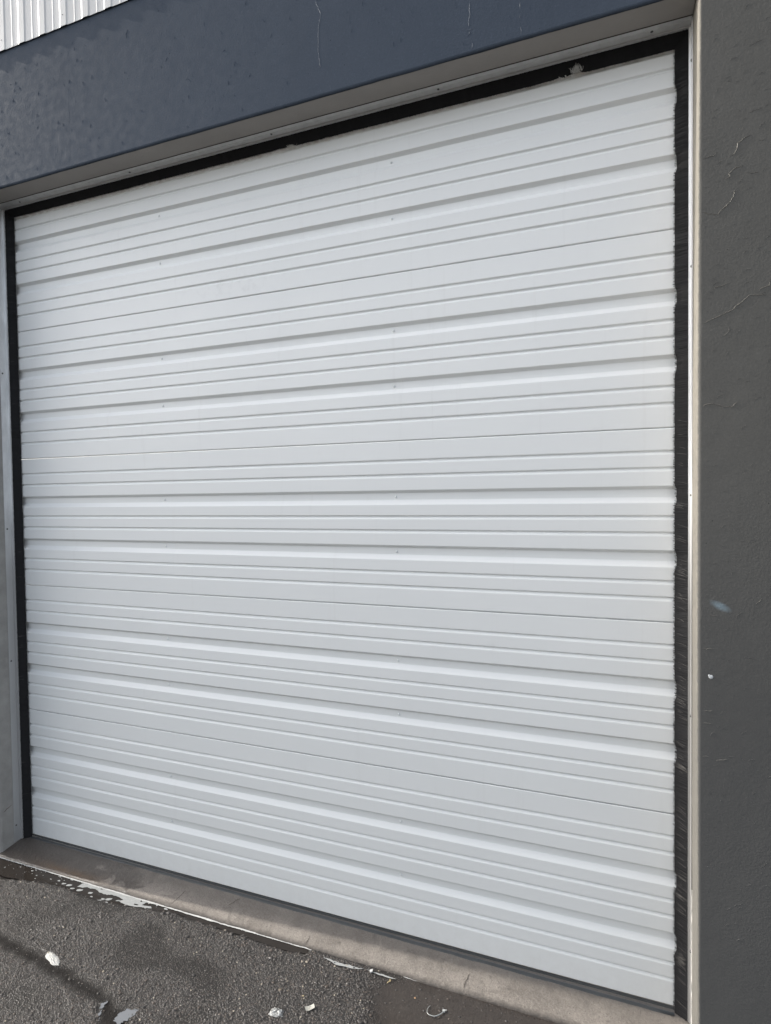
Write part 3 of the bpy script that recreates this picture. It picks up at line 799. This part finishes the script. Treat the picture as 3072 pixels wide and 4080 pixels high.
# loose chippings
mb = MB()
def stone(c, s, mat):
    vs = []
    a = rng.uniform(0, 6.28)
    for k, (zz, rr) in enumerate(((0, .9), (.45, 1.), (.8, .6))):
        for i in range(6):
            t = a + 2*math.pi*i/6 + .3*k; q = rr*rng.uniform(.75, 1.15)
            vs.append((c[0] + s*q*math.cos(t), c[1] + s*q*math.sin(t)*.85, c[2] + s*zz*.9 - .0008))
    fs = []
    for k in range(2):
        for i in range(6): fs.append((k*6+i, k*6+(i+1) % 6, (k+1)*6+(i+1) % 6, (k+1)*6+i))
    fs.append(tuple(12 + i for i in range(6)))
    mb.add(vs, fs, mat)
sm = [simple('grey_stone', (.062, .055, .050), .46, nscale=200, namp=.4), simple('brown_stone', (.074, .058, .048), .5, nscale=200, namp=.4), simple('pale_stone', (.32, .28, .22), .5, nscale=200, namp=.3), simple('dark_stone', (.046, .041, .038), .46)]
gmask = lambda A, x, y: float(A[min(nx-1, max(0, int(round((x - gx[0])/st)))), min(ny-1, max(0, int(round((y - gy[0])/st))))])
cnt = 0
def in_view(x, y):
    d = Vector((x, y, -.045)) - mw.translation
    w = d.dot(fw)
    return abs(d.dot(r)/w*f_/1536) < 1.06 and -1.06 < d.dot(u)/w*f_/2040 < 1
while cnt < 17000:
    x = rng.uniform(-.15, 2.4); y = -.15 - rng.random()*.62
    if not in_view(x, y): continue
    if gmask(gm, x, y) > .25: continue
    if gmask(mm, x, y) > .4 and rng.random() > .05: continue
    if gmask(bm_, x, y) > .30 and rng.random() > .06: continue
    s = abs(rng.normal(0, .0014)) + .0013
    if rng.random() < .025: s *= 1.7
    stone((x, y, gz(x, y)), s, int(rng.choice(4, p=[.44, .2, .012, .348]))); cnt += 1
for i in range(240):       # coarse loose edge between the asphalt and the mud
    t = rng.random(); x = 1.70 + .25*t + rng.normal(0, .03); y = -.20 - .17*t + rng.normal(0, .022)
    stone((x, y, gz(x, y)), abs(rng.normal(0, .0021)) + .0016, int(rng.choice(4, p=[.35, .2, .01, .44])))
for i in range(260):       # stones along the water's far edge
    x = rng.uniform(.2, 1.75); y = -.186 - .02*abs(rng.normal()) - .02*max(0, .9 - x)*1.5
    stone((x, y, gz(x, y)), abs(rng.normal(0, .002)) + .0016, int(rng.choice(4, p=[.6, .2, .05, .15])))
tag(mb.build('gravel', sm, origin=(1.2, -.5, -.045)), 'loose grey and brown chippings scattered over the asphalt', kind='stuff')

# ------------------------------------------------------------------ litter
def lump(name, poly, hgt, mat, label, cat, seed, mats=None, res=15):
    cx = sum(p[0] for p in poly)/len(poly); cy = sum(p[1] for p in poly)/len(poly); z0 = gz(cx, cy) + .001
    mb = MB(); vs = [(cx, cy, z0 + hgt)]; fs = []; n = 0
    den = []
    for i in range(len(poly)):
        a, b = Vector(poly[i]), Vector(poly[(i+1) % len(poly)])
        for q in range(4): den.append(a + (b - a)*q/4)
    n = len(den); K = 6
    for k in range(1, K + 1):
        t = k/K
        for i, p in enumerate(den):
            q = Vector((cx, cy)) + (p - Vector((cx, cy)))*t*(1 + .16*noise.noise(Vector((i*.9, k, seed))))
            z = z0 + hgt*(1 - t**3)*(.55 + .9*abs(noise.noise(Vector((q.x*120, q.y*120, seed))))) + .0005*noise.noise(Vector((q.x*400, q.y*400, seed)))
            if k == K: z = z0
            vs.append((q.x, q.y, z))
    for i in range(n): fs.append((0, 1 + i, 1 + (i+1) % n))
    for k in range(K - 1):
        for i in range(n): fs.append((1+k*n+i, 1+(k+1)*n+i, 1+(k+1)*n+(i+1) % n, 1+k*n+(i+1) % n))
    mb.add(vs, fs)
    return tag(mb.build(name, mat, origin=(cx, cy, z0)), label, cat)
lump('tissue', [(.7071,-.5083),(.7019,-.4967),(.7088,-.4873),(.7273,-.4875),(.755,-.4954),(.7761,-.5055),(.7927,-.5213),(.7817,-.5288),(.7664,-.5309),(.7439,-.5216),(.7217,-.5165)], .0045,
     simple('white_paper_pulp', (.44, .435, .415), .8, nscale=90, namp=.2, bump=.002, bscale=150), 'crumpled white tissue flattened on the dark streak', 'tissue', 3)
kb = NT('clear_plastic_film'); kb.set(Base_Color=kb.mix(kb.ramp(kb.noise(120, 4, .6), .4, .65), (.14, .14, .135), (.58, .58, .56)), Roughness=.12, Normal=kb.bump(kb.noise(90, 4, .6), 1., .006))
lump('plastic_wrapper', [(1.6133,-.4155),(1.6274,-.405),(1.643,-.4083),(1.6545,-.4077),(1.6624,-.4294),(1.6441,-.4378),(1.6149,-.4398)], .010, kb.mat, 'crinkled shiny clear plastic wrapper lying on the asphalt', 'wrapper', 8)
# folded paper scrap with a pencil mark
P4 = [(1.7136,-.3767),(1.7374,-.357),(1.7477,-.3692),(1.7262,-.3904)]
z0 = gz(1.73, -.373) + .004
mb = MB()
nn = 6; vs = []; fs = []
for i in range(nn + 1):
    for j in range(nn + 1):
        s_, t_ = i/nn, j/nn
        p = (Vector(P4[0])*(1-s_) + Vector(P4[1])*s_)*(1-t_) + (Vector(P4[3])*(1-s_) + Vector(P4[2])*s_)*t_
        vs.append((p.x, p.y, z0 + .003*(s_ - .5)**2*4 + .0012*noise.noise(Vector((p.x*90, p.y*90, 2)))))
for i in range(nn):
    for j in range(nn): fs.append((i*(nn+1)+j, (i+1)*(nn+1)+j, (i+1)*(nn+1)+j+1, i*(nn+1)+j+1))
mb.add(vs, fs, 0)
def stroke(mb, pts, w, z, mat):
    for a, b in zip(pts[:-1], pts[1:]):
        a, b = Vector(a), Vector(b); d = (b - a).normalized(); n_ = Vector((-d.y, d.x))*w
        mb.add([(*(a+n_), z), (*(a-n_), z), (*(b-n_), z), (*(b+n_), z)], [(0, 1, 2, 3)], mat)
zc = z0 + .0036
stroke(mb, [(1.7265,-.3765),(1.7345,-.3705)], .0006, zc, 1)
stroke(mb, [(1.7345,-.3690),(1.7322,-.3735),(1.7330,-.3790),(1.7300,-.3800)], .0005, zc, 1)
tag(mb.build('paper_scrap', [simple('cream_paper', (.42, .41, .365), .7, nscale=80, namp=.1), simple('pencil', (.12, .12, .12), .7)], origin=(1.73, -.373, z0)), 'small creased cream paper scrap with a faint mark, right of the plastic wrapper', 'paper scrap')
# snipped cable tie
T = [(2.0969,-.223),(2.0928,-.2392),(2.0957,-.2547),(2.1048,-.2616),(2.1221,-.2605),(2.1346,-.2487),(2.1443,-.2328)]
zt = max(gz(*p) for p in T) + .002
def crs(P, m=6):
    P = [Vector(p) for p in P]; out = []
    for i in range(len(P) - 1):
        a, b, c, d = P[max(0, i-1)], P[i], P[i+1], P[min(len(P)-1, i+2)]
        for q in range(m):
            t = q/m; out.append(.5*((2*b) + (c - a)*t + (2*a - 5*b + 4*c - d)*t*t + (3*b - a - 3*c + d)*t**3))
    out.append(P[-1]); return out
pp = crs(T)
mb = MB(); mb.tube([(p.x, p.y, zt + .004*math.sin(i/len(pp)*3.1)) for i, p in enumerate(pp)], [.0007 + .0009*i/len(pp) for i in range(len(pp))], 6)
tie = tag(mb.build('cable_tie', simple('white_nylon', (.34, .355, .35), .35), origin=(2.12, -.245, zt), smooth=True), 'white curled cable tie lying on the muddy patch', 'cable tie')
hb = MB(); hb.box(2.1405, 2.1485, -.2330, -.2265, zt - .001, zt + .0045); hb.box(2.1485, 2.1525, -.2262, -.2232, zt, zt + .0025)
hb.build('tie_head', simple('white_nylon_head', (.42, .43, .42), .35), tie)
# plastic chip and bits
mb = MB(); zz = gz(1.863, -.166) + .001
mb.prism([(1.8564,-.1629),(1.8673,-.1599),(1.8700,-.1715),(1.8615,-.1732)], lambda a, b, t: (a, b, zz + t + (a - 1.86)*.4), [0, .004])
tag(mb.build('plastic_chip', simple('white_plastic', (.50, .50, .49), .3), origin=(1.863, -.166, zz)), 'tiny white plastic chip caught in the foam by the sill', 'plastic chip')
mb = MB(); zz = gz(1.938, -.181) + .002
mb.prism([(1.936,-.172),(1.9415,-.1745),(1.9425,-.1815),(1.9365,-.1870),(1.9320,-.1925),(1.9325,-.1880),(1.9365,-.1835),(1.9345,-.1775)], lambda a, b, t: (a, b, zz + t + .002*math.sin(b*400)), [0, .0006])
tag(mb.build('leaf', simple('dry_yellow_leaf', (.42, .34, .19), .6), origin=(1.938, -.181, zz)), 'small curled straw coloured leaf beside the foam', 'leaf')
for (x, y), c, lab in (((2.0403,-.2113), (.42,.26,.14), 'small orange brown pebble on the mud above the cable tie'), ((1.600,-.342), (.20,.165,.125), 'round tan pebble on the asphalt beyond the plastic wrapper'), ((1.6864,-.3359), (.36,.29,.17), 'small yellowish pebble beside the paper scrap')):
    mb = MB(); s = .0065 if 'tan' in lab else .004
    stone((x, y, gz(x, y)), s, 0)
    tag(mb.build('pebble', simple('pebble_stone', c, .5, nscale=150, namp=.3), origin=(x, y, gz(x, y))), lab, 'pebble')

# ------------------------------------------------------------------ light
sun_dir = Vector((1, .052, -.60)).normalized()       # travelling to the right, grazing the wall
sl = bpy.data.lights.new('sun', 'SUN'); sl.energy = 4.8; sl.angle = math.radians(.6); sl.color = (1, .95, .87)
so = bpy.data.objects.new('sun', sl); C.objects.link(so); so.rotation_euler = sun_dir.to_track_quat('-Z', 'Y').to_euler()
W = bpy.data.worlds.new('World'); bpy.context.scene.world = W; W.use_nodes = True
nt = W.node_tree; bg = nt.nodes['Background']
sky = nt.nodes.new('ShaderNodeTexSky'); sky.sky_type = 'NISHITA'; sky.sun_disc = False
ts = -sun_dir
sky.sun_elevation = math.asin(ts.z); sky.sun_rotation = math.atan2(ts.x, ts.y)
sky.dust_density = 3.0; sky.air_density = 1.0; sky.ozone_density = 1.0
hs = nt.nodes.new('ShaderNodeHueSaturation'); hs.inputs['Saturation'].default_value = .40; hs.inputs['Value'].default_value = 2.3
nt.links.new(sky.outputs[0], hs.inputs['Color']); nt.links.new(hs.outputs[0], bg.inputs['Color'])
bg.inputs['Strength'].default_value = .15
sc_ = bpy.context.scene
sc_.view_settings.view_transform = 'Standard'; sc_.view_settings.look = 'None'; sc_.view_settings.exposure = 0; sc_.view_settings.gamma = 1
sc_.render.engine = 'CYCLES'; sc_.cycles.max_bounces = 6
